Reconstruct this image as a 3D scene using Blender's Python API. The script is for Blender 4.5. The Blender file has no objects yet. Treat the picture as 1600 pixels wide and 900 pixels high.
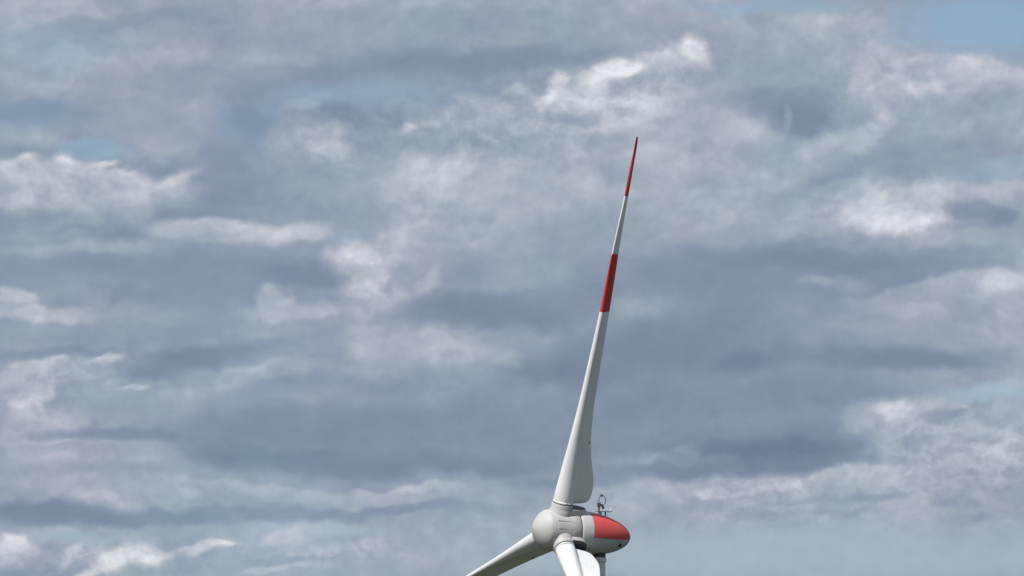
import bpy, bmesh, math, random
from mathutils import Vector, Matrix
R = math.radians
C = bpy.context.scene.collection
scene = bpy.context.scene
random.seed(4)

# ------------------------------------------------------------------ camera
UNIT = 0.0634                 # metres covered by one photo pixel at the rotor
F_PIX = 15820.0               # focal length in photo pixels (long telephoto)
CAM_PITCH = R(5.71)
cam_d = bpy.data.cameras.new('camera')
cam = bpy.data.objects.new('camera', cam_d); C.objects.link(cam)
cam.location = (0, 0, 1.7)
cam.rotation_euler = (R(90) + CAM_PITCH, 0, 0)
cam_d.sensor_width = 36.0
cam_d.lens = 36.0 * F_PIX / 1600.0
cam_d.clip_start = 0.5
cam_d.clip_end = 120000
scene.camera = cam
scene.view_settings.view_transform = 'Standard'
scene.view_settings.look = 'None'
scene.view_settings.exposure = 0
scene.view_settings.gamma = 1
scene.view_settings.use_curve_mapping = False

# ------------------------------------------------------------------ sun
SUN_AZ = R(-140)      # clockwise from +Y: behind the camera, to the left
SUN_EL = R(51)
to_sun = Vector((math.sin(SUN_AZ) * math.cos(SUN_EL), math.cos(SUN_AZ) * math.cos(SUN_EL), math.sin(SUN_EL)))
sd = bpy.data.lights.new('sun', 'SUN'); sun = bpy.data.objects.new('sun', sd); C.objects.link(sun)
sd.energy = 4.8; sd.angle = R(0.6); sd.color = (1.0, 0.965, 0.92)
sun.rotation_euler = to_sun.to_track_quat('Z', 'Y').to_euler()
sun.location = (0, 0, 300)

# ------------------------------------------------------------------ world: clear sky seen through broken cloud
world = bpy.data.worlds.new('World'); scene.world = world
world.use_nodes = True
nt = world.node_tree; nt.nodes.clear()
N = nt.nodes; LK = nt.links
def lin(c):
    def f(v):
        v /= 255.0
        return v / 12.92 if v <= .04045 else ((v + .055) / 1.055) ** 2.4
    return (f(c[0]), f(c[1]), f(c[2]), 1)
def put(sock, v):
    if isinstance(v, bpy.types.NodeSocket): LK.new(v, sock)
    else: sock.default_value = v
def math_(op, a, b=None, c=None, clamp=False):
    n = N.new('ShaderNodeMath'); n.operation = op; n.use_clamp = clamp
    put(n.inputs[0], a)
    if b is not None: put(n.inputs[1], b)
    if c is not None: put(n.inputs[2], c)
    return n.outputs[0]
def vmath(op, a, b=None, c=None, s=None):
    n = N.new('ShaderNodeVectorMath'); n.operation = op
    put(n.inputs[0], a)
    if b is not None: put(n.inputs[1], b)
    if c is not None: put(n.inputs[2], c)
    if s is not None: put(n.inputs['Scale'], s)
    return n.outputs['Value'] if op in ('LENGTH', 'DOT_PRODUCT') else n.outputs[0]
def noise(vec, scale, detail=5, rough=.55, lac=2.0, kind='FBM', dist=0.0, color=False):
    n = N.new('ShaderNodeTexNoise'); n.noise_dimensions = '3D'; n.noise_type = kind
    n.normalize = True
    put(n.inputs['Vector'], vec); n.inputs['Scale'].default_value = scale
    n.inputs['Detail'].default_value = detail; n.inputs['Roughness'].default_value = rough
    n.inputs['Lacunarity'].default_value = lac; n.inputs['Distortion'].default_value = dist
    return n.outputs['Color'] if color else n.outputs[0]
def mixf(f, a, b):
    n = N.new('ShaderNodeMix'); n.data_type = 'FLOAT'
    put(n.inputs[0], f); put(n.inputs[2], a); put(n.inputs[3], b)
    return n.outputs[0]
def smooth(v, e0, e1, a=0.0, b=1.0):
    n = N.new('ShaderNodeMapRange'); n.interpolation_type = 'SMOOTHSTEP'
    put(n.inputs[0], v); n.inputs[1].default_value = e0; n.inputs[2].default_value = e1
    n.inputs[3].default_value = a; n.inputs[4].default_value = b
    return n.outputs[0]

tc = N.new('ShaderNodeTexCoord')
sep = N.new('ShaderNodeSeparateXYZ'); LK.new(tc.outputs['Generated'], sep.inputs[0])
K = F_PIX / 100.0
az = math_('ARCTAN2', sep.outputs[0], sep.outputs[1])
el = math_('ARCSINE', sep.outputs[2])
U = math_('MULTIPLY_ADD', az, K, 8.0)                                   # azimuth, 16 units = 5.8 degrees
V = math_('MULTIPLY_ADD', el, K, 4.5 - CAM_PITCH * K)                  # elevation
comb = N.new('ShaderNodeCombineXYZ'); LK.new(U, comb.inputs[0]); LK.new(V, comb.inputs[1])
P = comb.outputs[0]
D = vmath('MULTIPLY', tc.outputs['Generated'], (K, K, K * 1.2))        # same scale, continuous over the dome
# turbulence that bends every cloud edge
w1 = vmath('SUBTRACT', noise(D, .55, 4, .5, color=True), (.5, .5, .5))
w2 = vmath('SUBTRACT', noise(vmath('ADD', D, (31.0, 7.0, 3.0)), 2.2, 4, .5, color=True), (.5, .5, .5))
Pw = vmath('MULTIPLY_ADD', w1, (.75, .5, 0), P)
Pw = vmath('MULTIPLY_ADD', w2, (.36, .30, 0), Pw)
edge = math_('SUBTRACT', noise(vmath('ADD', D, (3.0, 17.0, 9.0)), 1.5, 6, .52), .5)

#CLOUDS
# each row: x, y, half width, half height (photo pixels), tilt deg, brightness, opacity, edge softness, edge roughness, lit-top
FEATURES = [
 # x, y, half width, half height, tilt, brightness, opacity, softness, roughness, fade of the base, top-to-base gradient
 # --- wide undertones
 (640, 680, 460, 100, 0, .22, .8, .9, .3, 0, 0), (1060, 600, 460, 130, 0, .24, .8, .9, .3, 0, 0), (1250, 430, 420, 60, 0, .28, .8, .9, .3, 0, 0), (1250, 690, 330, 50, 0, .18, .8, .9, .3, 0, 0),
 (280, 440, 330, 50, 0, .32, .8, .9, .3, 0, 0),
 # --- upper layers
 (500, 20, 700, 60, 0, .46, .9, .8, .3, 0, 0), (60, 14, 130, 34, 0, .54, .8, .8, .3, 0, 0), (700, 6, 380, 16, 0, .53, .8, .9, .3, 0, 0),
 (150, 44, 190, 16, -8, .34, .8, .8, .3, 0, 0), (300, 52, 90, 34, 0, .36, .7, .9, .3, 0, 0), (600, 60, 330, 40, 0, .45, .8, .9, .3, 0, 0),
 (420, 75, 140, 26, 0, .40, .6, .9, .3, 0, 0), (960, 40, 150, 26, 0, .48, .8, .9, .3, 0, 0), (930, 72, 120, 18, 4, .40, .7, .9, .4, 0, 0),
 (110, 105, 170, 60, 0, .53, .9, .8, .4, 0, 0), (40, 110, 50, 22, 0, .45, .6, .9, .4, 0, 0), (115, 110, 50, 40, 0, .57, .6, .9, .4, 0, 0),
 (300, 95, 130, 24, 0, .51, .8, .9, .4, 0, 0), (420, 90, 90, 20, 0, .53, .7, .9, .4, 0, 0), (220, 135, 110, 50, 0, .46, .8, .9, .4, 0, 0),
 (360, 120, 170, 30, 0, .44, .7, .9, .4, 0, 0), (760, 95, 250, 28, -2, .24, .9, .8, .4, 0, 0), (560, 118, 110, 26, 0, .33, .8, .9, .4, 0, 0),
 (30, 176, 110, 22, 0, .22, .9, .8, .4, 0, 0), (160, 184, 70, 20, 0, .32, .7, .9, .4, 0, 0), (220, 185, 80, 40, 0, .44, .8, .9, .5, 0, 0),
 (415, 150, 110, 36, 10, .32, .8, .9, .5, 0, 0), (388, 188, 52, 34, 14, .17, .95, .8, .6, 0, 0), (545, 172, 44, 14, 4, .20, .8, .8, .7, 0, 0),
 (490, 160, 50, 16, -20, .50, .7, .8, .8, 0, 0), (600, 150, 110, 34, 0, .43, .7, .9, .7, 0, 0),
 (310, 185, 54, 56, 10, .55, .8, .8, .6, 0, 0), (250, 225, 110, 30, 0, .53, .8, .9, .5, 0, 0), (40, 215, 90, 22, 10, .50, .8, .9, .5, 0, 0),
 (350, 250, 44, 66, 10, .34, .8, .9, .6, 0, 0), (490, 225, 78, 42, 0, .57, .85, .8, .8, 0, 0), (505, 240, 40, 24, 0, .63, .7, .9, .8, 0, 0),
 (440, 255, 70, 24, 0, .45, .7, .9, .7, 0, 0), (575, 252, 46, 34, 30, .32, .85, .9, .7, 0, 0),
 # left bright mass
 (90, 292, 220, 50, 4, .62, .95, .45, .7, .2, .06), (20, 290, 60, 40, 0, .68, .8, .8, .6, 0, 0),
 (26, 247, 40, 13, -14, .82, .9, .7, .9, .5, 0), (92, 247, 26, 13, 26, .86, .9, .7, .9, .4, 0), (158, 256, 34, 9, -16, .82, .9, .7, .9, .5, 0),
 (180, 285, 90, 22, 0, .60, .7, .9, .7, 0, 0), (265, 280, 66, 18, -28, .68, .9, .8, .8, .3, 0), (110, 345, 110, 18, -6, .42, .8, .9, .5, 0, 0),
 (215, 330, 60, 20, -30, .50, .7, .9, .5, 0, 0),
 # central turbulent veil
 (830, 195, 260, 44, 0, .57, .9, .7, .9, 0, 0), (760, 300, 330, 90, 0, .55, .95, .8, .4, 0, .05), (1010, 250, 190, 60, 0, .58, .9, .9, .4, 0, 0),
 (660, 290, 110, 60, 0, .64, .8, .9, .6, 0, 0), (640, 222, 70, 24, 0, .50, .8, .9, .8, 0, 0), (637, 207, 26, 9, -25, .78, .9, .8, .9, 0, 0),
 (680, 198, 40, 16, 0, .62, .8, .8, 1, 0, 0), (715, 175, 60, 14, -20, .58, .7, .8, 1, 0, 0), (772, 190, 56, 24, -10, .68, .85, .8, 1, 0, 0),
 (800, 142, 34, 16, -10, .60, .8, .8, 1, 0, 0), (735, 155, 40, 14, 0, .53, .7, .8, 1, 0, 0), (900, 168, 90, 36, -18, .66, .85, .8, .9, 0, 0),
 (935, 128, 130, 30, -22, .70, .85, .9, .9, 0, 0), (880, 148, 70, 30, -10, .74, .8, .9, .9, 0, 0), (1050, 92, 80, 26, -4, .68, .8, .9, .9, 0, 0),
 (858, 154, 34, 17, -30, .98, .95, .8, .9, 0, 0), (874, 128, 28, 14, -10, .90, .9, .8, .9, 0, 0), (930, 145, 46, 22, -20, .74, .8, .8, .9, 0, 0),
 (950, 114, 60, 14, -20, .92, .95, .8, .9, 0, 0), (985, 100, 34, 13, -4, .98, .95, .8, .9, 0, 0), (1010, 150, 90, 44, -14, .64, .85, .8, .8, 0, 0),
 (880, 188, 44, 16, 0, .45, .8, .9, .8, 0, 0), (965, 196, 70, 13, -20, .65, .8, .8, .9, 0, 0), (775, 240, 34, 10, 0, .44, .7, .9, .8, 0, 0),
 (955, 218, 80, 9, 0, .48, .7, .9, .7, 0, 0), (672, 272, 56, 28, 0, .63, .8, .9, .7, 0, 0), (810, 262, 60, 20, 0, .60, .7, .9, .7, 0, 0),
 (1060, 95, 60, 30, 0, .66, .85, .8, .8, 0, 0), (1096, 80, 34, 22, 30, .95, .95, .6, .8, 0, 0),
 # upper right
 (1180, 30, 130, 26, 0, .50, .8, .9, .5, 0, 0), (1230, 100, 130, 62, 0, .48, .95, .6, .6, 0, .08), (1135, 105, 16, 26, 0, .43, .8, .8, .7, 0, 0),
 (1300, 46, 62, 26, 12, .67, .9, .7, .7, .3, 0), (1345, 45, 60, 40, 0, .52, .8, .9, .5, 0, 0), (1235, 158, 120, 26, 0, .27, .9, .8, .5, 0, 0),
 (1255, 185, 74, 32, 0, .19, .95, .7, .7, 0, 0), (1232, 182, 8, 26, 0, .42, .7, .9, .5, 0, 0), (1356, 118, 18, 34, 6, .60, .8, .8, .8, 0, 0),
 (1385, 160, 40, 50, 0, .53, .8, .8, .8, 0, 0), (1505, 150, 170, 66, 0, .53, .95, .35, .6, .1, .08), (1478, 98, 90, 16, 2, .65, .85, .7, .7, .5, 0),
 (1452, 136, 38, 20, -6, .77, .9, .8, .7, 0, 0), (1400, 118, 40, 18, -20, .61, .8, .8, .8, 0, 0), (1575, 122, 60, 20, 0, .61, .8, .9, .6, 0, 0),
 (1530, 170, 80, 30, 0, .47, .8, .9, .6, 0, 0), (1435, 168, 50, 12, 0, .44, .8, .9, .7, 0, 0), (1150, 190, 90, 28, 10, .60, .85, .9, .6, 0, 0),
 (1375, 208, 80, 26, -34, .63, .9, .8, .7, 0, 0), (1280, 232, 110, 22, -14, .60, .85, .9, .5, 0, 0), (1450, 215, 100, 24, 0, .50, .8, .9, .5, 0, 0),
 (1530, 238, 110, 20, 4, .38, .85, .9, .5, 0, 0), (1200, 270, 150, 34, -8, .58, .85, .9, .4, 0, 0), (1335, 284, 60, 12, -12, .45, .8, .9, .5, 0, 0),
 (1130, 325, 170, 50, 0, .54, .85, .9, .4, 0, 0), (1330, 296, 90, 18, -4, .68, .85, .8, .6, 0, 0), (1390, 325, 200, 62, -4, .60, .85, .9, .6, 0, 0), (1395, 320, 150, 44, -8, .68, .9, 1, .7, 0, 0),
 (1405, 342, 90, 24, -4, .78, .9, .9, .5, 0, 0), (1345, 335, 50, 24, 0, .74, .8, .9, .5, 0, 0), (1250, 345, 90, 26, -16, .53, .8, .9, .4, 0, 0),
 (1560, 300, 100, 18, 0, .58, .8, .9, .6, 0, 0), (1530, 372, 130, 20, 0, .49, .9, .8, .5, 0, 0), (1535, 330, 62, 16, 8, .30, .9, .6, .7, 0, 0), (1572, 342, 34, 18, 0, .24, .85, .8, .6, 0, 0),
 # centre
 (640, 370, 90, 84, 0, .65, .85, .9, .5, 0, 0), (760, 350, 170, 70, 0, .56, .85, .9, .3, 0, 0), (930, 370, 160, 70, 0, .42, .85, .9, .3, 0, 0),
 (1080, 430, 200, 60, 0, .25, .9, .9, .3, 0, 0), (1290, 405, 250, 22, 2, .22, .95, .8, .4, 0, 0), (1470, 424, 130, 14, -4, .29, .9, .8, .4, 0, 0),
 (1130, 500, 170, 60, 0, .24, .85, .9, .3, 0, 0), (1280, 440, 40, 12, -10, .46, .8, .8, .6, 0, 0), (1330, 442, 50, 20, 0, .45, .8, .9, .5, 0, 0),
 (1400, 500, 200, 40, -10, .44, .9, .8, .4, 0, 0), (1490, 460, 170, 30, -6, .54, .9, .4, .5, .3, .04), (1580, 452, 60, 26, 0, .66, .9, .8, .6, 0, 0),
 (1560, 490, 90, 26, 0, .56, .8, .9, .5, 0, 0), (1250, 490, 60, 40, 0, .38, .8, .9, .5, 0, 0), (1410, 562, 200, 24, 0, .19, .95, .8, .4, 0, 0),
 (1550, 560, 80, 24, 20, .36, .8, .9, .4, 0, 0), (1170, 560, 90, 28, -6, .14, .9, .9, .3, 0, 0), (1110, 538, 50, 12, 0, .26, .7, .9, .4, 0, 0),
 (545, 425, 62, 60, 0, .66, .9, .6, .8, 0, 0), (548, 395, 34, 22, 20, .67, .85, .8, .8, 0, 0), (565, 430, 50, 40, 0, .66, .8, .8, .8, 0, 0),
 (588, 475, 84, 50, 0, .65, .85, .8, .7, 0, 0), (618, 392, 20, 36, 20, .64, .7, .9, .7, 0, 0), (603, 456, 10, 30, 10, .44, .7, .9, .6, 0, 0),
 (666, 448, 18, 40, 36, .63, .8, .9, .6, 0, 0), (670, 494, 70, 26, 0, .32, .85, .9, .5, 0, 0), (790, 490, 190, 34, 0, .19, .95, .8, .4, 0, 0),
 (890, 465, 150, 36, -8, .26, .85, .9, .3, 0, 0), (1000, 540, 180, 50, 0, .20, .9, .9, .3, 0, 0), (900, 580, 110, 30, 0, .17, .9, .9, .3, 0, 0),
 (620, 545, 120, 34, 0, .55, .95, .6, .6, .2, .05), (715, 552, 110, 24, 8, .56, .9, .6, .6, .2, .04), (690, 530, 40, 10, 10, .58, .7, .8, .7, .3, 0),
 (580, 580, 80, 20, 0, .50, .8, .9, .5, 0, 0), (800, 600, 120, 18, 6, .33, .7, .9, .4, 0, 0),
 # left strata
 (400, 320, 100, 22, 0, .36, .85, .9, .5, 0, 0), (340, 362, 130, 24, 2, .64, .9, .6, .6, .4, .03), (455, 360, 76, 20, 0, .64, .85, .7, .6, .3, .03),
 (140, 388, 200, 16, -3, .50, .85, .9, .4, 0, 0), (60, 372, 90, 12, 0, .44, .8, .9, .4, 0, 0), (250, 418, 330, 24, 0, .29, .95, .8, .4, 0, 0),
 (110, 440, 120, 16, 0, .35, .7, .9, .4, 0, 0), (190, 458, 40, 20, -40, .25, .8, .9, .4, 0, 0), (300, 455, 200, 24, 0, .31, .85, .9, .4, 0, 0),
 (460, 432, 90, 28, 8, .19, .95, .7, .5, 0, 0), (190, 492, 200, 18, 0, .42, .9, .9, .4, 0, 0), (340, 505, 150, 16, 0, .37, .8, .9, .4, 0, 0),
 (22, 470, 40, 20, 6, .68, .95, .5, .7, .5, 0), (50, 494, 110, 16, 3, .63, .9, .7, .6, .2, 0), (424, 470, 32, 24, 10, .66, .95, .5, .8, .5, 0),
 (455, 490, 100, 18, 4, .60, .9, .7, .6, .3, 0), (440, 512, 110, 16, 0, .46, .85, .9, .4, 0, 0), (100, 532, 220, 16, 0, .38, .85, .9, .4, 0, 0),
 (70, 552, 130, 12, -4, .27, .9, .8, .4, 0, 0), (320, 553, 130, 26, -6, .20, .95, .8, .4, 0, 0), (235, 578, 50, 18, 0, .24, .8, .8, .5, 0, 0),
 (480, 555, 90, 18, -8, .42, .8, .9, .4, 0, 0), (410, 585, 110, 20, -8, .49, .9, .6, .6, .3, .03), (60, 590, 110, 26, -6, .56, .9, .5, .7, .3, .04),
 (60, 574, 60, 10, -6, .62, .8, .7, .8, .4, 0), (150, 560, 46, 12, -12, .76, .95, .5, .8, .5, 0), (140, 590, 50, 22, -10, .52, .8, .8, .8, 0, 0),
 (100, 622, 40, 26, 0, .34, .85, .8, .7, 0, 0), (48, 618, 34, 24, -6, .70, .95, .6, .7, .2, 0), (76, 610, 10, 20, -4, .76, .7, .8, .7, 0, 0),
 (42, 645, 34, 26, -8, .62, .85, .9, .5, 0, 0), (202, 604, 26, 8, 0, .66, .9, .6, .8, .5, 0), (200, 640, 130, 20, 0, .42, .85, .9, .4, 0, 0),
 (290, 618, 130, 18, -8, .50, .85, .8, .5, .2, .02), (480, 618, 160, 20, -4, .40, .8, .9, .4, 0, 0), (620, 620, 180, 20, 0, .35, .8, .9, .4, 0, 0),
 (180, 682, 180, 14, 0, .26, .9, .8, .4, 0, 0), (450, 665, 260, 30, 0, .22, .9, .9, .3, 0, 0), (420, 710, 200, 30, 4, .14, .95, .9, .3, 0, 0),
 (700, 660, 200, 34, 0, .26, .85, .9, .3, 0, 0), (520, 690, 100, 12, 0, .27, .6, .9, .4, 0, 0), (700, 725, 220, 26, 0, .19, .9, .9, .3, 0, 0),
 (130, 706, 150, 11, 2, .45, .9, .5, .5, .3, 0), (160, 732, 190, 18, 0, .43, .9, .8, .4, 0, 0), (40, 752, 70, 18, 0, .51, .85, .8, .5, 0, 0),
 (300, 762, 220, 22, 3, .49, .95, .4, .5, .2, .05), (300, 764, 30, 12, 0, .60, .8, .9, .7, 0, 0), (375, 756, 26, 10, 0, .58, .8, .8, .7, 0, 0),
 (450, 765, 90, 14, 4, .53, .85, .6, .6, .4, .03), (60, 798, 160, 22, 0, .18, .95, .8, .3, 0, 0), (230, 806, 230, 18, -2, .19, .9, .8, .4, 0, 0), (440, 799, 180, 20, 0, .23, .9, .8, .4, 0, 0),
 (640, 776, 160, 20, -3, .50, .95, .4, .6, .2, .05), (680, 762, 60, 9, -4, .57, .8, .7, .8, .4, 0), (590, 795, 160, 9, -4, .24, .85, .8, .5, 0, 0), (790, 790, 90, 12, 0, .38, .7, .9, .5, 0, 0),
 # right lower
 (1250, 620, 280, 34, 0, .25, .9, .9, .3, 0, 0), (1020, 640, 190, 40, 0, .24, .85, .9, .3, 0, 0), (1120, 655, 60, 18, 0, .33, .75, .9, .5, 0, 0), (1000, 690, 130, 26, 0, .26, .8, .9, .4, 0, 0),
 (1210, 702, 230, 24, 0, .09, .97, .8, .3, 0, 0), (1068, 702, 20, 14, 0, .36, .8, .8, .6, 0, 0), (1080, 732, 200, 20, -3, .20, .9, .9, .4, 0, 0), (1190, 724, 240, 18, -3, .16, .9, .9, .3, 0, 0),
 (900, 750, 120, 16, 0, .24, .8, .9, .4, 0, 0), (1520, 690, 190, 74, 0, .51, .95, .4, .8, 0, 0), (1440, 640, 70, 26, 0, .55, .85, .6, .9, .3, 0),
 (1425, 650, 120, 36, -4, .58, .85, .8, .9, .3, 0), (1396, 642, 36, 16, -6, .71, .95, .6, .8, .3, 0), (1482, 655, 44, 12, -10, .38, .8, .8, .8, 0, 0), (1545, 618, 90, 10, 0, .50, .7, .8, .5, 0, 0),
 (1550, 690, 70, 34, 0, .60, .85, .8, .9, 0, 0), (1578, 692, 34, 12, -16, .68, .8, .8, .8, 0, 0), (1572, 744, 20, 12, 0, .66, .8, .8, .8, 0, 0), (1588, 730, 20, 14, 0, .42, .7, .8, .8, 0, 0),
 (1420, 692, 26, 16, 0, .36, .8, .8, .8, 0, 0), (1500, 745, 90, 28, 0, .51, .8, .8, .9, 0, 0), (1200, 772, 180, 17, -3, .49, .95, .5, .8, .1, .04),
 (1340, 748, 110, 26, -5, .54, .95, .4, .7, .2, .07), (1112, 768, 44, 13, -2, .72, .95, .5, .8, .4, 0), (1195, 760, 64, 8, -12, .67, .9, .6, .8, .4, 0),
 (1345, 735, 50, 11, 0, .60, .8, .8, .8, 0, 0), (1400, 748, 26, 13, 0, .62, .8, .8, .8, 0, 0), (1365, 773, 84, 13, -4, .33, .8, .9, .6, 0, 0), (1485, 776, 40, 12, 0, .38, .8, .8, .8, 0, 0),
 # clear strip at the bottom
 (1250, 852, 560, 56, 0, .49, .97, .35, .25, 0, 0), (760, 862, 330, 56, 0, .49, .9, .6, .3, 0, 0), (1210, 802, 60, 12, -4, .40, .7, .8, .9, 0, 0), (1300, 798, 120, 10, 0, .45, .7, .9, .8, 0, 0), (1540, 797, 26, 9, 0, .36, .7, .8, .8, 0, 0),
 (1140, 884, 60, 5, -22, .42, .6, .9, .6, 0, 0), (500, 826, 120, 18, -4, .52, .9, .7, .5, 0, 0), (120, 838, 100, 16, 0, .47, .9, .8, .5, 0, 0),
 (520, 862, 110, 22, -8, .55, .85, .7, .9, 0, 0), (435, 838, 40, 13, -26, .60, .85, .6, .8, .3, 0), (60, 892, 110, 18, 0, .36, .9, .8, .5, 0, 0),
 (24, 856, 50, 26, 0, .80, .97, .45, .6, .3, 0), (8, 872, 40, 20, 0, .74, .8, .8, .6, 0, 0), (116, 868, 30, 13, -40, .66, .85, .7, .7, .2, 0),
 (300, 884, 130, 22, 0, .40, .9, .8, .5, 0, 0), (190, 868, 44, 26, -24, .84, .97, .5, .6, .1, 0), (150, 890, 56, 14, -34, .80, .9, .7, .6, 0, 0),
 (228, 862, 38, 24, 0, .86, .95, .5, .7, .2, 0), (310, 857, 74, 12, -10, .76, .95, .5, .8, .4, 0), (335, 850, 40, 9, 0, .74, .85, .6, .8, .3, 0),
 (1280, 866, 620, 46, 0, .49, .92, .5, .25, 0, 0), (1500, 840, 220, 34, 0, .46, .8, .8, .3, 0, 0),
 (450, 874, 110, 10, -6, .38, .85, .8, .6, 0, 0), (430, 888, 90, 8, -12, .58, .85, .7, .8, 0, 0), (515, 858, 40, 13, -10, .60, .8, .8, .9, 0, 0),
]
# clear blue showing between the clouds: x, y, half width, half height, tilt, amount
BLUE = [
 (1542, 42, 170, 62, 3, .85), (1200, 12, 180, 18, 0, .45), (135, 234, 84, 24, 0, .55), (80, 75, 130, 40, 0, .3), (590, 150, 170, 36, 0, .28),
 (470, 150, 60, 30, 0, .25), (380, 190, 70, 45, 0, .25), (20, 180, 140, 30, 0, .25), (1570, 270, 100, 24, 0, .35),
 (532, 372, 40, 12, 0, .25), (1250, 862, 620, 52, 0, .32), (500, 826, 130, 18, 0, .35), (120, 838, 100, 14, 0, .4),
 (1540, 618, 120, 18, 0, .5),
]
sepw = N.new('ShaderNodeSeparateXYZ'); LK.new(Pw, sepw.inputs[0])
def field(x, y, rx, ry, rot, rough, ub, vb, eb, prev):
    # the running value rides along in z (scaled away), which keeps the shader evaluated one cloud at a time
    cb = N.new('ShaderNodeCombineXYZ'); LK.new(ub, cb.inputs[0]); LK.new(vb, cb.inputs[1]); LK.new(prev, cb.inputs[2])
    m = N.new('ShaderNodeMapping'); m.vector_type = 'TEXTURE'
    LK.new(cb.outputs[0], m.inputs['Vector'])
    m.inputs['Location'].default_value = (x / 100.0, 9.0 - y / 100.0, 0)
    m.inputs['Rotation'].default_value = (0, 0, R(-rot))
    m.inputs['Scale'].default_value = (rx / 100.0, ry / 100.0, 1e5)
    d = vmath('LENGTH', m.outputs[0])
    if rough: d = math_('MULTIPLY_ADD', eb, rough, d)
    return m.outputs[0], d
def in_groups(rows, start, one, size=16):
    """run the rows in small node groups (keeps building the tree fast)"""
    global N, LK
    outer = (N, LK); val_ = start
    for k in range(0, len(rows), size):
        gt = bpy.data.node_groups.new('cloud_rows', 'ShaderNodeTree')
        for nm in ('u', 'v', 'edge', 'value'): gt.interface.new_socket(nm, in_out='INPUT', socket_type='NodeSocketFloat')
        gt.interface.new_socket('value', in_out='OUTPUT', socket_type='NodeSocketFloat')
        N, LK = gt.nodes, gt.links
        gi = N.new('NodeGroupInput'); go = N.new('NodeGroupOutput'); cur = gi.outputs[3]
        for row in rows[k:k + size]: cur = one(row, gi.outputs[0], gi.outputs[1], gi.outputs[2], cur)
        LK.new(cur, go.inputs[0])
        N, LK = outer
        gn = N.new('ShaderNodeGroup'); gn.node_tree = gt
        LK.new(sepw.outputs[0], gn.inputs[0]); LK.new(sepw.outputs[1], gn.inputs[1]); LK.new(edge, gn.inputs[2]); put(gn.inputs[3], val_)
        val_ = gn.outputs[0]
    return val_
def one_cloud(row, ub, vb, eb, cur):
    x, y, rx, ry, rot, val, op, soft, rough, top, grad = row
    if val > .66: val = .66 + (val - .66) * .75; soft = min(1.0, soft + .2); rough *= 1.25
    q, d = field(x, y, rx, ry, rot, rough, ub, vb, eb, cur)
    a = smooth(d, 1.15, 1.15 - soft * 1.1, 0.0, op)
    if top or grad:
        s2 = N.new('ShaderNodeSeparateXYZ'); LK.new(q, s2.inputs[0])
        if top: a = math_('MULTIPLY', a, smooth(s2.outputs[1], -1.0, .3, 1.0 - top, 1.0))
        if grad: val = math_('MULTIPLY_ADD', s2.outputs[1], grad, val)
    return mixf(a, cur, val)
def one_blue(row, ub, vb, eb, cur):
    x, y, rx, ry, rot, op = row
    q, d = field(x, y, rx, ry, rot, .7, ub, vb, eb, cur)
    return mixf(smooth(d, 1.15, .3, 0.0, op), cur, 1.0)
Lg = math_('MULTIPLY_ADD', noise(D, .16, 5, .5), 1.1, -.15)              # everywhere else on the dome
L = in_groups(FEATURES, Lg, one_cloud)
B = math_('MULTIPLY', smooth(noise(vmath('ADD', D, (50.0, 0, 0)), .2, 4, .5), .55, .75), .25)
B = in_groups(BLUE, B, one_blue)
# relief: billows lit from above, finer curls in the bright heads
Db = vmath('MULTIPLY_ADD', w1, (1.0, 1.0, .8), D)
def relief(scale, off, detail, rough, shift):
    a = noise(vmath('ADD', Db, shift), scale, detail, rough)
    b = noise(vmath('ADD', Db, (shift[0] - off * .5, shift[1], shift[2] + off)), scale, detail, rough)
    return math_('SUBTRACT', a, b)
r1 = relief(.62, .34, 5, .5, (4.0, 2.0, 0.0))
r2 = relief(2.2, .12, 4, .5, (14.0, 2.0, 5.0))
gr = math_('SUBTRACT', noise(vmath('ADD', D, (8.0, 8.0, 8.0)), 1.0, 6, .5), .5)
busy = math_('MULTIPLY', smooth(L, .2, .8, .3, 1.4), in_groups([(1280, 876, 640, 62, 0, .8), (760, 872, 300, 50, 0, .4)], 1.0, lambda r_, ub, vb, eb, cur: mixf(smooth(field(r_[0], r_[1], r_[2], r_[3], r_[4], .3, ub, vb, eb, cur)[1], 1.15, .4, 0.0, r_[5]), cur, .15)))
L = math_('MULTIPLY_ADD', r1, math_('MULTIPLY', busy, .40), L)
L = math_('MULTIPLY_ADD', r2, math_('MULTIPLY', busy, .24), L)
L = math_('MULTIPLY_ADD', gr, math_('MULTIPLY', busy, .24), L)
TURB = [(790, 185, 260, 90, -8, .9), (1000, 130, 160, 60, -20, .8), (520, 215, 110, 70, 0, .6), (1510, 700, 200, 100, 0, .8), (1200, 765, 160, 34, -4, .8), (1420, 130, 160, 90, 0, .5),
        (90, 270, 200, 60, 0, .55), (90, 600, 130, 60, -8, .8), (560, 430, 60, 80, 0, .6), (200, 865, 300, 40, 0, .8), (520, 860, 160, 34, 0, .8), (1230, 800, 160, 24, 0, .6), (1380, 320, 200, 70, 0, .4)]
def one_turb(row, ub, vb, eb, cur):
    x, y, rx, ry, rot, op = row
    q, d = field(x, y, rx, ry, rot, .5, ub, vb, eb, cur)
    return mixf(smooth(d, 1.2, .3, 0.0, op), cur, 1.0)
T = in_groups(TURB, math_('MULTIPLY', Lg, .2), one_turb)
Dt = vmath('MULTIPLY_ADD', w2, (1.3, 1.3, 1.1), D)
def curl(scale, off, detail, rough, sh):
    a = noise(vmath('ADD', Dt, sh), scale, detail, rough)
    b = noise(vmath('ADD', Dt, (sh[0] - off * .6, sh[1], sh[2] + off)), scale, detail, rough)
    return math_('SUBTRACT', a, b)
t1 = curl(2.6, .13, 5, .58, (3.0, 1.0, 8.0))
t2 = math_('SUBTRACT', noise(vmath('ADD', Dt, (1.0, 60.0, 0)), 3.4, 4, .6), .5)
L = math_('MULTIPLY_ADD', t1, math_('MULTIPLY', T, .32), L)
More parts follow.
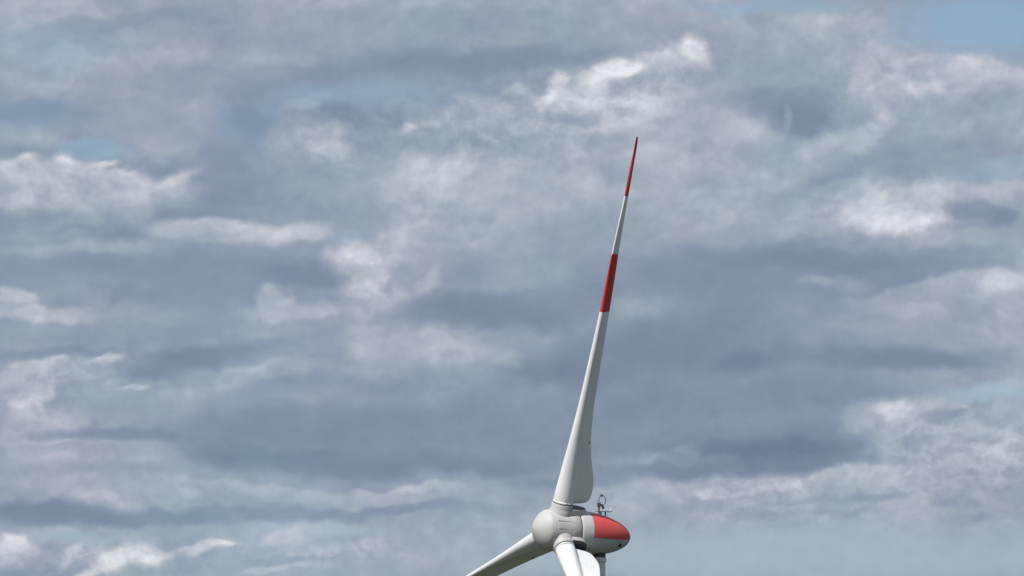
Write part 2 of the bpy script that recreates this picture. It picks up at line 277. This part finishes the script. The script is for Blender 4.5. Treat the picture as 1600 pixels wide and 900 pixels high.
L = math_('MULTIPLY_ADD', t2, math_('MULTIPLY', T, .12), L)
# rounded lumps with sharp creases (cauliflower heads), lit from the upper left
Dl = vmath('MULTIPLY_ADD', w2, (.55, .55, .5), D)
def lumps(sh, octs):
    acc = None
    for sc_, am in octs:
        v_ = math_('MULTIPLY', math_('ABSOLUTE', math_('SUBTRACT', noise(vmath('ADD', Dl, sh), sc_, 0, .5), .5)), am)
        acc = v_ if acc is None else math_('ADD', acc, v_)
    return acc
OC = ((.7, 1.0), (1.5, .5), (3.2, .2), (7.0, .07))
h0 = lumps((5.0, 9.0, 2.0), OC); h1 = lumps((5.0 + .07, 9.0, 2.0 + .13), OC)
lit = math_('SUBTRACT', h0, h1)
L = math_('MULTIPLY_ADD', lit, math_('MULTIPLY_ADD', T, .50, math_('MULTIPLY', busy, .34)), L)
L = math_('MULTIPLY_ADD', math_('SUBTRACT', L, .44), 1.16, .44)
ramp = N.new('ShaderNodeValToRGB'); LK.new(L, ramp.inputs[0])
cr = ramp.color_ramp; cr.interpolation = 'LINEAR'
stops = [(0.0, (108, 125, 147)), (.2, (127, 141, 162)), (.35, (142, 155, 173)), (.5, (159, 170, 183)),
         (.65, (180, 188, 199)), (.8, (203, 207, 215)), (1.0, (229, 233, 239))]
cr.elements[0].position = 0; cr.elements[0].color = lin(stops[0][1])
cr.elements[1].position = 1; cr.elements[1].color = lin(stops[-1][1])
for p_, c_ in stops[1:-1]:
    e = cr.elements.new(p_); e.color = lin(c_)
# slight hue drift of the cloud light (lilac - teal)
hue = noise(vmath('ADD', D, (90.0, 4.0, 1.0)), .5, 3, .5)
tint = N.new('ShaderNodeMix'); tint.data_type = 'RGBA'; tint.blend_type = 'MIX'
LK.new(smooth(hue, .38, .62), tint.inputs[0])
tint.inputs[6].default_value = (.988, 1.008, 1.0, 1); tint.inputs[7].default_value = (1.012, .993, 1.002, 1)
mul = N.new('ShaderNodeMix'); mul.data_type = 'RGBA'; mul.blend_type = 'MULTIPLY'; mul.inputs[0].default_value = 1
LK.new(ramp.outputs[0], mul.inputs[6]); LK.new(tint.outputs[2], mul.inputs[7])
sky = N.new('ShaderNodeTexSky'); sky.sky_type = 'NISHITA'; sky.sun_disc = False
sky.sun_elevation = SUN_EL; sky.sun_rotation = SUN_AZ % (2 * math.pi)
sky.air_density = 1.0; sky.dust_density = .1; sky.ozone_density = 4.0; sky.altitude = 200
bg_sky = N.new('ShaderNodeBackground'); LK.new(sky.outputs[0], bg_sky.inputs[0]); bg_sky.inputs[1].default_value = .085
bg_cl = N.new('ShaderNodeBackground'); LK.new(mul.outputs[2], bg_cl.inputs[0]); bg_cl.inputs[1].default_value = 1.0
cover = math_('SUBTRACT', 1.0, math_('MULTIPLY', B, smooth(L, .85, .5), clamp=True), clamp=True)
ms = N.new('ShaderNodeMixShader'); LK.new(cover, ms.inputs[0]); LK.new(bg_sky.outputs[0], ms.inputs[1]); LK.new(bg_cl.outputs[0], ms.inputs[2])
wo = N.new('ShaderNodeOutputWorld'); LK.new(ms.outputs[0], wo.inputs[0])
world.cycles.sampling_method = 'MANUAL'; world.cycles.sample_map_resolution = 512
#END_CLOUDS

# ------------------------------------------------------------------ materials
def paint(name, col, rough=.45, dirt=.12, dirt_col=(.25, .24, .22), scale=.6, stretch=(1, 1, .15), spec=.4, bump=0.0):
    m = bpy.data.materials.new(name); m.use_nodes = True
    n = m.node_tree.nodes; l = m.node_tree.links; b = n['Principled BSDF']
    t = n.new('ShaderNodeTexCoord'); mp = n.new('ShaderNodeMapping'); l.new(t.outputs['Object'], mp.inputs[0])
    mp.inputs['Scale'].default_value = stretch
    z = n.new('ShaderNodeTexNoise'); l.new(mp.outputs[0], z.inputs[0]); z.inputs['Scale'].default_value = scale
    z.inputs['Detail'].default_value = 8; z.inputs['Roughness'].default_value = .65
    r = n.new('ShaderNodeMapRange'); l.new(z.outputs[0], r.inputs[0])
    r.inputs[1].default_value = .42; r.inputs[2].default_value = .75; r.inputs[4].default_value = dirt
    mx = n.new('ShaderNodeMix'); mx.data_type = 'RGBA'; l.new(r.outputs[0], mx.inputs[0])
    mx.inputs[6].default_value = (*col, 1); mx.inputs[7].default_value = (*dirt_col, 1)
    l.new(mx.outputs[2], b.inputs['Base Color'])
    rr = n.new('ShaderNodeMapRange'); l.new(z.outputs[0], rr.inputs[0]); rr.inputs[3].default_value = rough - .08; rr.inputs[4].default_value = rough + .15
    l.new(rr.outputs[0], b.inputs['Roughness'])
    b.inputs['Specular IOR Level'].default_value = spec
    if bump:
        bp = n.new('ShaderNodeBump'); bp.inputs['Strength'].default_value = bump; bp.inputs['Distance'].default_value = .02
        l.new(z.outputs[0], bp.inputs['Height']); l.new(bp.outputs[0], b.inputs['Normal'])
    return m
M_BLADE = paint('blade_gelcoat', (.76, .78, .785), .42, .22, (.40, .385, .35), .5, (1, 1, .12))
M_HUB = paint('hub_paint', (.49, .485, .475), .5, .25, (.33, .31, .28), .7, (1, 1, .6), bump=.1)
M_NAC = paint('nacelle_paint', (.50, .51, .515), .5, .2, (.3, .3, .29), .6, (1, 1, .5), bump=.1)
M_RED = paint('red_paint', (.66, .085, .085), .45, .18, (.32, .05, .05), .8, (1, 1, .5))
M_REDB = paint('red_blade_paint', (.55, .045, .045), .45, .2, (.25, .03, .03), .8, (1, 1, .15))
M_TOWER = paint('tower_paint', (.70, .71, .71), .5, .2, (.35, .34, .31), .3, (1, 1, .08))
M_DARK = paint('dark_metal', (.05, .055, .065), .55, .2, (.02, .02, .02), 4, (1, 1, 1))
M_SEAM = paint('seal_rubber', (.06, .06, .06), .7, .2, (.02, .02, .02), 4, (1, 1, 1))
M_STEEL = paint('grey_steel', (.32, .33, .35), .45, .2, (.1, .1, .1), 4, (1, 1, 1))
M_LAMP = paint('lamp_cover', (.75, .76, .78), .25, .1, (.4, .4, .4), 4, (1, 1, 1))
M_CONC = paint('concrete', (.32, .31, .29), .85, .4, (.18, .17, .15), 1.5, (1, 1, 1), bump=.3)

def ground_mat():
    m = bpy.data.materials.new('field_ground'); m.use_nodes = True
    n = m.node_tree.nodes; l = m.node_tree.links; b = n['Principled BSDF']
    t = n.new('ShaderNodeTexCoord')
    v = n.new('ShaderNodeTexVoronoi'); v.inputs['Scale'].default_value = .004; l.new(t.outputs['Object'], v.inputs['Vector'])
    z = n.new('ShaderNodeTexNoise'); z.inputs['Scale'].default_value = .3; z.inputs['Detail'].default_value = 10; l.new(t.outputs['Object'], z.inputs['Vector'])
    r = n.new('ShaderNodeValToRGB'); l.new(v.outputs['Color'], r.inputs[0])
    r.color_ramp.elements[0].color = (.035, .045, .02, 1); r.color_ramp.elements[1].color = (.07, .055, .035, 1)
    e = r.color_ramp.elements.new(.5); e.color = (.04, .055, .022, 1)
    mx = n.new('ShaderNodeMix'); mx.data_type = 'RGBA'; mx.blend_type = 'MULTIPLY'; mx.inputs[0].default_value = .6
    l.new(r.outputs[0], mx.inputs[6]); l.new(z.outputs['Color'], mx.inputs[7]); l.new(mx.outputs[2], b.inputs['Base Color'])
    b.inputs['Roughness'].default_value = .95
    return m

# ------------------------------------------------------------------ mesh helpers
def link(name, verts, faces, mat, parent=None, smooth_=True, sharp=None):
    me = bpy.data.meshes.new(name); me.from_pydata([tuple(v) for v in verts], [], faces); me.update()
    bm = bmesh.new(); bm.from_mesh(me); bmesh.ops.remove_doubles(bm, verts=bm.verts, dist=1e-5)
    bmesh.ops.recalc_face_normals(bm, faces=bm.faces); bm.to_mesh(me); bm.free()
    if smooth_:
        for p in me.polygons: p.use_smooth = True
        me.set_sharp_from_angle(angle=R(sharp or 38))
    me.materials.append(mat)
    o = bpy.data.objects.new(name, me); C.objects.link(o)
    if parent: o.parent = parent
    return o
def loft(rings, cap0=True, cap1=True, closed=True):
    v = [p for r in rings for p in r]; n = len(rings[0]); f = []
    for i in range(len(rings) - 1):
        for j in range(n if closed else n - 1):
            k = (j + 1) % n
            f.append((i * n + j, i * n + k, (i + 1) * n + k, (i + 1) * n + j))
    if cap0: f.append(tuple(range(n))[::-1])
    if cap1: f.append(tuple((len(rings) - 1) * n + j for j in range(n)))
    return v, f
class Geo:
    def __init__(s): s.v = []; s.f = []
    def add(s, vf):
        o = len(s.v); s.v += [Vector(p) for p in vf[0]]; s.f += [tuple(i + o for i in q) for q in vf[1]]; return s
    def tube(s, pts, r, n=10, cap=True):
        pts = [Vector(p) for p in pts]; rs = r if isinstance(r, (list, tuple)) else [r] * len(pts)
        up = None; rings = []
        for i, p in enumerate(pts):
            d = (pts[min(i + 1, len(pts) - 1)] - pts[max(i - 1, 0)]).normalized()
            if up is None: up = d.orthogonal().normalized()
            up = (up - d * up.dot(d)).normalized(); w = d.cross(up)
            rings.append([p + (up * math.cos(t) + w * math.sin(t)) * rs[i] for t in [2 * math.pi * k / n for k in range(n)]])
        return s.add(loft(rings, cap, cap))
    def ring(s, c, ax, ay, rx, ry, r, n=28, m=8):
        c = Vector(c); rings = []
        for i in range(n + 1):
            t = 2 * math.pi * i / n
            p = c + ax * math.cos(t) * rx + ay * math.sin(t) * ry
            o_ = (ax * math.cos(t) + ay * math.sin(t)).normalized(); z = ax.cross(ay)
            rings.append([p + (o_ * math.cos(k) + z * math.sin(k)) * r for k in [2 * math.pi * j / m for j in range(m)]])
        return s.add(loft(rings, False, False))
    def box(s, c, ax, ay, az, hx, hy, hz, bev=.0):
        c = Vector(c); v = []
        # chamfered box: two stacked octagon-like rings
        b = min(bev, hx * .9, hy * .9, hz * .9)
        def oct_(z, ins):
            x, y = hx - ins, hy - ins; q = max(b, 1e-4)
            pts = [(x - q, -y), (x, -y + q), (x, y - q), (x - q, y), (-x + q, y), (-x, y - q), (-x, -y + q), (-x + q, -y)]
            return [c + ax * a + ay * e + az * z for a, e in pts]
        return s.add(loft([oct_(-hz, b), oct_(-hz + b, 0), oct_(hz - b, 0), oct_(hz, b)]))
    def build(s, name, mat, parent=None, smooth_=True, sharp=None): return link(name, s.v, s.f, mat, parent, smooth_, sharp)

def interp(tab, x):
    if x <= tab[0][0]: return tab[0][1]
    for (a, b), (c, d) in zip(tab, tab[1:]):
        if x <= c:
            return b + (d - b) * (x - a) / (c - a)
    return tab[-1][1]
def spline(tab, x):
    # Catmull-Rom through a table of points
    n = len(tab)
    if x <= tab[0][0]: return tab[0][1]
    if x >= tab[-1][0]: return tab[-1][1]
    for i in range(n - 1):
        if x <= tab[i + 1][0]:
            x0, y0 = tab[i]; x1, y1 = tab[i + 1]; h = x1 - x0; t = (x - x0) / h
            m0 = (y1 - tab[i - 1][1]) / (x1 - tab[i - 1][0]) if i > 0 else (y1 - y0) / h
            m1 = (tab[i + 2][1] - y0) / (tab[i + 2][0] - x0) if i + 2 < n else (y1 - y0) / h
            return (2*t**3 - 3*t*t + 1) * y0 + (t**3 - 2*t*t + t) * h * m0 + (-2*t**3 + 3*t*t) * y1 + (t**3 - t*t) * h * m1

# ------------------------------------------------------------------ ground
g = Geo(); S = 40000.0; xs = [-S, -8000, -2500, -800, -200, 0, 200, 800, 2500, 8000, S]
vv = [(x, y + 1000, 0) for x in xs for y in xs]; n_ = len(xs)
g.add((vv, [(i * n_ + j, (i + 1) * n_ + j, (i + 1) * n_ + j + 1, i * n_ + j + 1) for i in range(n_ - 1) for j in range(n_ - 1)]))
gr_o = g.build('ground', ground_mat(), smooth_=False); gr_o['kind'] = 'structure'

# ------------------------------------------------------------------ wind turbine
HUB_Y = 826.5; HUB_X = 871.0
PHI = R(26.5); TILT = R(2.8); THETA = R(19.9)
dist = 1000.0
ang = math.atan((HUB_Y - 450) / F_PIX)
hub_z = 1.7 + math.tan(CAM_PITCH - ang) * dist
ROT = Vector(((HUB_X - 800) * dist / math.cos(CAM_PITCH) / F_PIX * math.cos(ang), dist, hub_z))
A = Vector((-math.cos(PHI) * math.cos(TILT), -math.sin(PHI) * math.cos(TILT), math.sin(TILT)))    # nose direction
W = Vector((math.sin(TILT) * math.cos(PHI), math.sin(TILT) * math.sin(PHI), math.cos(TILT)))
Uh = Vector((math.sin(PHI), -math.cos(PHI), 0))
BX = -A                                                    # towards the tail
TB = ROT + BX * (70.5 * UNIT)                                # tower axis
root = bpy.data.objects.new('wind_turbine', None); C.objects.link(root)
root.location = (TB.x, TB.y, 0)
root['label'] = 'white wind turbine with red banded blades and red panel on its egg shaped nacelle'
root['category'] = 'wind turbine'
base = Vector(root.location)
def loc(p): return Vector(p) - base                        # world point to turbine space
BODY = loc(ROT) + Vector((0, 0, -.16))

LS = 1.035
def rev(profile, n=72, c=BODY, e1=W, e2=Uh):
    rings = []
    for s, r in profile:
        rings.append([c + BX * (s * UNIT) + (e1 * math.sin(t) + e2 * math.cos(t)) * (r * UNIT) for t in [2 * math.pi * k / n for k in range(n)]])
    return loft(rings, True, True)

# spinner nose
NOSE_L = 20.5; NOSE_R = 31.3; S0 = -21.5; S1 = 26.5
prof = []
for i in range(25):
    t = i / 24.0                                        # 0 apex .. 1 seam
    x = 1 - t
    rr_ = (max(0.0, 1 - x ** 1.45)) ** (1 / 1.55)
    prof.append((S0 - .4 - NOSE_L * x, max(.05, NOSE_R * rr_)))
prof = [(S0 - .4 - NOSE_L, .05)] + prof[1:] + [(S0 - .4, NOSE_R - 1.2)]
Geo().add(rev(prof)).build('spinner', M_HUB, root)
# hub drum
hub = Geo().add(rev([(S0 - .8, 28), (S0, 29), (S0, NOSE_R - .3), (S0 + .6, NOSE_R + .4), (S0 + 6, NOSE_R + 1.2), (-2, NOSE_R + 1.6),
                     (12, NOSE_R + 1.9), (S1 - 1.2, NOSE_R + 2.0), (S1 - .4, NOSE_R + 1.4), (S1 - .4, 27)])).build('hub', M_HUB, root)
Geo().add(rev([(S1 - 2, 25), (S1 - 2, 31.6), (S1 + 2.4, 31.6), (S1 + 2.4, 25)])).build('rotor_seal', M_SEAM, root)

# nacelle: egg shape, meshed so that the red paint panel can be cut out as its own piece
NP = [(28.3, 33.2), (30, 34.0), (36, 34.6), (49, 34.4), (64, 32.8), (82, 29.3), (94, 25.6), (103, 21.8), (110, 17.8), (115, 14.2), (119, 9.9), (121.5, 6.2), (122.8, 3.0), (123.2, .1)]
PAN_S = 47.0
def nac_pt(s, t, grow=0.0):
    r = spline(NP, s) + grow
    drop = -interp([(28, 0), (60, .5), (123, 3.0)], s) * UNIT * .5
    return BODY + BX * ((s * LS - 1.0) * UNIT) + (W * math.sin(t) + Uh * math.cos(t)) * (max(r, 0.02) * UNIT) + Vector((0, 0, drop))
ss = [28.3, 29, 30, 32, 36, 42, 45, 46.4]
ssr = [PAN_S, 50, 54, 59, 64, 70, 76, 82, 88, 94, 99, 103, 107, 110, 112.5, 115, 117, 119, 120.4, 121.5, 122.3, 122.8, 123.2]
nn = 96
Geo().add(rev([(27.9, 29), (27.9, 33.0)] + [(s, spline(NP, s)) for s in [28.3]])).f
body = Geo()
rings = [[BODY + BX * (27.9 * UNIT) + (W * math.sin(t) + Uh * math.cos(t)) * (28 * UNIT) for t in [2 * math.pi * k / nn for k in range(nn)]]]
for s in ss + ssr: rings.append([nac_pt(s, 2 * math.pi * k / nn) for k in range(nn)])
body.add(loft(rings, True, False)); body.build('nacelle_shell', M_NAC, root)
def panel(t0, t1, s_list, grow, th, nt_=30):
    rings = []
    for s in s_list:
        ring_o = [nac_pt(s, t0 + (t1 - t0) * k / nt_, grow) for k in range(nt_ + 1)]
        ring_i = [nac_pt(s, t0 + (t1 - t0) * k / nt_, grow - th) for k in range(nt_, -1, -1)]
        rings.append(ring_o + ring_i)
    return loft(rings)
T0, T1 = R(-15), R(62)
for (a, b_, lab) in ((T0, T1, 'near'), (R(180) - T1, R(180) - T0, 'far')):
    Geo().add(panel(a - R(1.2), b_ + R(1.2), [PAN_S - 1.0] + ssr[1:-6], .14, .5)).build('panel_seal', M_STEEL, root)
    Geo().add(panel(a, b_, ssr[:-1], .38, .8)).build('red_panel', M_RED, root)
# nacelle ring joint and belly hatch
Geo().add(panel(0, R(360), [42.6, 42.9, 43.2], .12, .5, 96)).build('shell_joint', M_NAC, root)
Geo().add(panel(R(-62), R(-30), [56, 60, 64, 68, 72], .3, .8, 12)).build('belly_hatch', M_NAC, root)

# vent port low on the tail
def surf(s, t, grow=0): return nac_pt(s, t, grow)
def frame(s, t):
    p = surf(s, t); ds = (surf(s + .5, t) - surf(s - .5, t)).normalized(); dt = (surf(s, t + .01) - surf(s, t - .01)).normalized()
    n = dt.cross(ds).normalized()
    if n.dot(p - (BODY + BX * (s * UNIT))) < 0: n = -n
    return p, ds, dt, n
p, ds, dt, n = frame(98, R(-38))
Geo().tube([p - n * .12, p + n * .08], [.2, .2], 18).build('vent_port', M_SEAM, root)
q = Geo(); q.tube([p + n * .08 + ds * .05, p + n * .1 + ds * .30 - dt * .03], [.05, .04], 8); q.build('vent_bracket', M_STEEL, root)

# hub access hatch, lifting ridges on the hub face
def hub_pt(s, t, r): return BODY + BX * (s * UNIT) + (W * math.sin(t) + Uh * math.cos(t)) * (r * UNIT)
def hub_panel(s0, s1, t0, t1, r0, r1, n=8, m=4):
    rings = []
    for i in range(m + 1):
        s = s0 + (s1 - s0) * i / m
        rings.append([hub_pt(s, t0 + (t1 - t0) * k / n, r1) for k in range(n + 1)] + [hub_pt(s, t0 + (t1 - t0) * k / n, r0) for k in range(n, -1, -1)])
    return loft(rings)
Geo().add(hub_panel(-15, 17, R(22), R(34), 32, 33.5)).build('hub_ridge', M_HUB, root)
Geo().add(hub_panel(-14, 8, R(0), R(15), 32, 33.12)).build('hub_hatch', M_HUB, root)
Geo().add(hub_panel(8.6, 9.4, R(-4), R(2), 32, 33.5)).build('hatch_hinge', M_STEEL, root)

# blades
TE = [(44, 26), (45, 34), (47, 40), (50, 43.3), (55, 45.8), (64, 47.8), (75, 48.5), (90, 46), (104, 42), (120, 37.5), (144, 33), (167, 30.4), (207, 27), (231, 26.2), (300, 23.8), (358, 21.5), (410, 18.6), (454, 15.2), (500, 12.6), (549, 10.4), (600, 8.2), (630, 6.6), (641, 5.2), (646, 3.0)]
LE = [(44, 15.5), (60, 15.5), (97, 13.5), (144, 10.5), (207, 7), (231, 6), (358, 2.2), (454, 3.2), (549, 0.2), (600, -.5), (646, 1.6)]
TH = [(44, 30), (60, 29), (97, 24), (144, 18), (207, 13), (231, 11.5), (358, 6.6), (454, 4.2), (549, 2.6), (600, 2.0), (646, 1.1)]
TW = [(44, 90), (60, 88), (80, 84), (97, 82), (120, 77), (144, 73), (167, 70), (207, 66), (358, 60), (454, 58), (549, 56), (647, 54)]
BR = [44, 44.6, 45.5, 46.5, 47.5, 49, 51, 54, 58, 63, 68, 74, 80, 88, 97, 108, 120, 132, 144, 156, 167, 180, 194, 207, 231, 255, 280, 300, 330, 358.6]
BANDS = [(44, 358.5, M_BLADE), (358.5, 454, M_REDB), (454, 549, M_BLADE), (549, 646, M_REDB)]
def section(r, bdir, tdir):
    le, te, th, tw = spline(LE, r), spline(TE, r), spline(TH, r), R(interp(TW, r))
    chord = (BX * math.sin(tw) - tdir * math.cos(tw))            # leading to trailing edge
    nrm = bdir.cross(chord).normalized()
    m = 20; top = []; bot = []
    xm = min(0.0 + th * .05, te * .3)
    k = max(0.0, min(1.0, (r - 60) / 220.0))                     # root cylinder with thin fin, turning into an aerofoil
    for i in range(m + 1):                                        # front: half ellipse
        a = math.pi / 2 * i / m
        x = xm - (le + xm) * math.cos(a); h = th / 2 * math.sin(a); top.append((x, h)); bot.append((x, -h))
    for i in range(1, m + 1):
        u = i / m; x = xm + (te - xm) * u
        root_h = max(0.0, 1 - (x - xm) ** 2 / (th / 2) ** 2) ** .5
        fin = .40 * (1 - u) ** .8 + .03
        rp = max(root_h, fin) if root_h > fin else fin
        rp = (root_h ** 4 + fin ** 4) ** .25 if root_h > 0 else fin
        af = (1 - u) ** .85 * (1 - .1 * u) + .04
        h = th / 2 * (rp * (1 - k) + af * k)
        cam_ = -.04 * (te + le) * math.sin(math.pi * u * .9) * k
        top.append((x, h + cam_)); bot.append((x, -h * (1 - .35 * k * u) + cam_))
    loop = top + bot[::-1][:-1]
    c = loc(ROT) + bdir * ((r if r < 60 else 60 + (r - 60) * .9796) * UNIT)
    return [c + (chord * x + nrm * y) * UNIT for x, y in loop]
def seg_rs(a, b):
    rs = [r for r in BR if a < r < b]
    if b > 360: rs = [a + (b - a) * i / 12 for i in range(1, 12)]
    if b > 640: rs += [638, 641, 643.5]
    return [a] + sorted(set(rs)) + [b]
for k in range(3):
    th_ = THETA + R(120) * k
    bd = W * math.cos(th_) + Uh * math.sin(th_)
    td = Uh * math.cos(th_) - W * math.sin(th_)
    blade = None
    for i, (r0, r1, mt) in enumerate(BANDS):
        v, f = loft([section(r, bd, td) for r in seg_rs(r0, r1)], i == 0, i == 3)
        if i == 0:
            v0, f0 = v, f; continue
        if i == 2:
            gg = Geo(); gg.add((v0, f0)); gg.add((v, f)); blade = gg.build('blade', M_BLADE, root, sharp=50)
        if i == 1: red1 = (v, f)
        if i == 3: red2 = (v, f)
    for rd in (red1, red2): Geo().add(rd).build('red_band', M_REDB, blade, sharp=50)
    # root collar on the hub
    tw = R(72); ch = BX * math.sin(tw) - td * math.cos(tw); nr = bd.cross(ch).normalized()
    def rg(r, rad): return [loc(ROT) + bd * (r * UNIT) + (ch * math.cos(t) + nr * math.sin(t)) * rad * UNIT for t in [2 * math.pi * j / 40 for j in range(40)]]
    Geo().add(loft([rg(20, 19.5), rg(30, 19.0), rg(33, 17.6), rg(36, 17.1), rg(40.6, 16.9), rg(41.6, 16.3)])).build('blade_collar', M_HUB, root)
    Geo().add(loft([rg(40, 15.6), rg(44.4, 15.6)])).build('collar_seal', M_SEAM, blade)
    q = Geo()
    def lip(r, gr_):
        return rg(r, 15.9 + gr_)
    q.add(loft([lip(43.2, -.3), lip(43.5, .2), lip(45.2, .2), lip(45.6, -.3)])).build('root_flange', M_BLADE, blade)
    # fixed fairing under the trailing fin: rounded block with its end-face shade painted as a dark plate
    fa = R(90); fch = BX * math.sin(fa) - td * math.cos(fa); fnr = bd.cross(fch).normalized()
    def fr(r, g_, w_=1.0):
        pts = []
        top = [(10, 15.6), (18, 15.4), (25, 15), (31, 13.6), (36, 10.6), (40, 5.4)]
        for u_, h_ in top + [(41, 0)] + [(a_, -b_) for a_, b_ in top[::-1]]:
            pts.append(loc(ROT) + bd * (r * UNIT) + (fch * (10 + (u_ - 10) * g_) + fnr * (h_ * w_)) * UNIT)
        return pts
    Geo().add(loft([fr(28, 1.0, 1.0), fr(35, 1.0, 1.0), fr(36.6, .99, .985), fr(37.2, .97, .95)])).build('root_fairing', M_HUB, root)
    Geo().add(loft([fr(37.0, .96, .935), fr(37.6, .955, .93)])).build('fairing_shade', M_DARK, root)
    # small dark receptor near the trailing edge
    tw2 = R(interp(TW, 143)); ch2 = BX * math.sin(tw2) - td * math.cos(tw2); n2 = bd.cross(ch2).normalized()
    rc = loc(ROT) + bd * ((60 + 83 * .9796) * UNIT) + ch2 * (29 * UNIT)
    Geo().tube([rc - n2 * .16, rc + n2 * .16], [.08, .08], 10).build('lightning_receptor', M_DARK, blade)
    # bolted root plug facing the camera side
    v_ = (Vector((0, 0, 0)) - Vector((0, 1, 0)))                       # towards the camera side
    side = (v_ - bd * v_.dot(bd)).normalized()
    c = loc(ROT) + bd * (50 * UNIT) + (side * math.cos(R(16)) + bd.cross(side) * math.sin(R(16))) * 14.9 * UNIT
    Geo().tube([c - side * .02, c + side * .05], [.09, .07], 10).build('lightning_plug', M_STEEL, blade)

# ------------------------------------------------------------------ tower
def tring(z, r, n=64): return [Vector((r * math.cos(t), r * math.sin(t), z)) for t in [2 * math.pi * k / n for k in range(n)]]
top_z = TB.z - 35.5 * UNIT
t_top = top_z - .72
tow = Geo(); H = t_top
tow.add(loft([tring(.35, 2.35), tring(H * .25, 1.95), tring(H * .5, 1.55), tring(H * .75, 1.16), tring(H - 12, .87), tring(H - .02, .755)]))
tow.build('tower', M_TOWER, root)
for z_, r_ in ((H * .25, 1.95), (H * .5, 1.55), (H * .75, 1.16)):
    Geo().add(loft([tring(z_ - .06, r_ + .015), tring(z_ - .05, r_ + .03), tring(z_ + .05, r_ + .028), tring(z_ + .06, r_ + .012)])).build('flange_seam', M_TOWER, root)
Geo().add(loft([tring(t_top + .0, .80), tring(t_top + .06, .86), tring(t_top + .42, .87), tring(t_top + .46, .82)])).build('tower_head', M_TOWER, root)
Geo().add(loft([tring(t_top + .44, .78), tring(top_z + .5, .78)])).build('yaw_bearing', M_DARK, root)
Geo().add(loft([tring(-.6, 4.2), tring(.3, 4.2), tring(.36, 4.1)])).build('foundation', M_CONC, root, sharp=30)
# entrance door and steps at the foot
dr = Geo(); dr.box((0, -2.36, 2.4), Vector((1, 0, 0)), Vector((0, 1, 0)), Vector((0, 0, 1)), .45, .08, 1.1, .04); door = dr.build('door', M_STEEL, root, sharp=30)
hd = Geo(); hd.box((.3, -2.47, 2.35), Vector((1, 0, 0)), Vector((0, 1, 0)), Vector((0, 0, 1)), .08, .03, .02, .01); hd.build('handle', M_DARK, door)
for k in range(5):
    st = Geo(); st.box((0, -2.75 - .28 * (4 - k), .55 + .18 * k), Vector((1, 0, 0)), Vector((0, 1, 0)), Vector((0, 0, 1)), .55, .14, .03, .01); st.build('step', M_STEEL, root, sharp=30)
for sx in (-.6, .6):
    st = Geo(); st.tube([(sx, -4.0, .3), (sx, -2.35, 1.3)], .04, 8)
    st.build('stair_stringer', M_STEEL, root)

# ------------------------------------------------------------------ instruments on the nacelle roof
XR = Vector((1, 0, 0)); ZU = Vector((0, 0, 1)); YV = Vector((0, 1, 0))
def ip(px, py, dy=0.0):    # point above the nacelle's ridge line given as offset from the rotor centre
    along = (px - HUB_X) / .893
    p = BODY + BX * (along * UNIT); p.z = loc(ROT).z + (HUB_Y - py) * UNIT + along * UNIT * math.sin(TILT) * 0
    k_ = .0285 * along * UNIT                                   # depth offset barely shifts the height seen from below
    return p + Vector((0, dy, k_))
s_ = Geo(); s_.tube([ip(936, 806), ip(936, 786)], [.09, .075], 10); mast = s_.build('instrument_mast', M_DARK, root)
s_ = Geo(); s_.box(ip(936, 788.5), XR, YV, ZU, .17, .14, .21, .04); s_.build('sensor_housing', M_DARK, mast)
s_ = Geo(); s_.ring(ip(941, 781.5), XR, ZU, .34, .50, .034); s_.build('lightning_ring', M_DARK, root)
s_ = Geo(); s_.tube([ip(940.2, 775.5), ip(940.2, 774.6), ip(940.2, 772.4), ip(940.2, 771.8)], [.06, .15, .15, .06], 12); s_.build('ring_finial', M_DARK, root)
s_ = Geo(); s_.tube([ip(940, 788), ip(942.8, 793), ip(943, 794.5)], [.07, .14, .1], 10); s_.tube([ip(938, 787.5), ip(942, 788.2)], .05, 8); s_.build('wind_vane', M_DARK, root)
s_ = Geo()
for dx, dy_ in ((-.16, .02), (.1, -.12), (.08, .14)):
    s_.tube([ip(936, 785.5), ip(936, 785.5) + Vector((dx, dy_, 0))], .02, 6)
    c = ip(936, 785.5) + Vector((dx, dy_, 0)); s_.tube([c - ZU * .05, c, c + ZU * .05], [.03, .06, .03], 8)
s_.build('anemometer', M_DARK, mast)
s_ = Geo(); s_.tube([ip(930, 798.0), ip(955, 798.6)], .07, 10); rail = s_.build('cross_bar', M_STEEL, root)
for px in (939, 946):
    s_ = Geo(); s_.tube([ip(px, 807), ip(px, 799)], [.085, .085], 8); s_.build('bar_foot', M_DARK, rail)
s_ = Geo(); s_.tube([ip(955, 798.5), ip(955, 797.3), ip(955, 795.3), ip(955, 794.5)], [.08, .13, .13, .05], 12); s_.build('warning_light', M_LAMP, root)
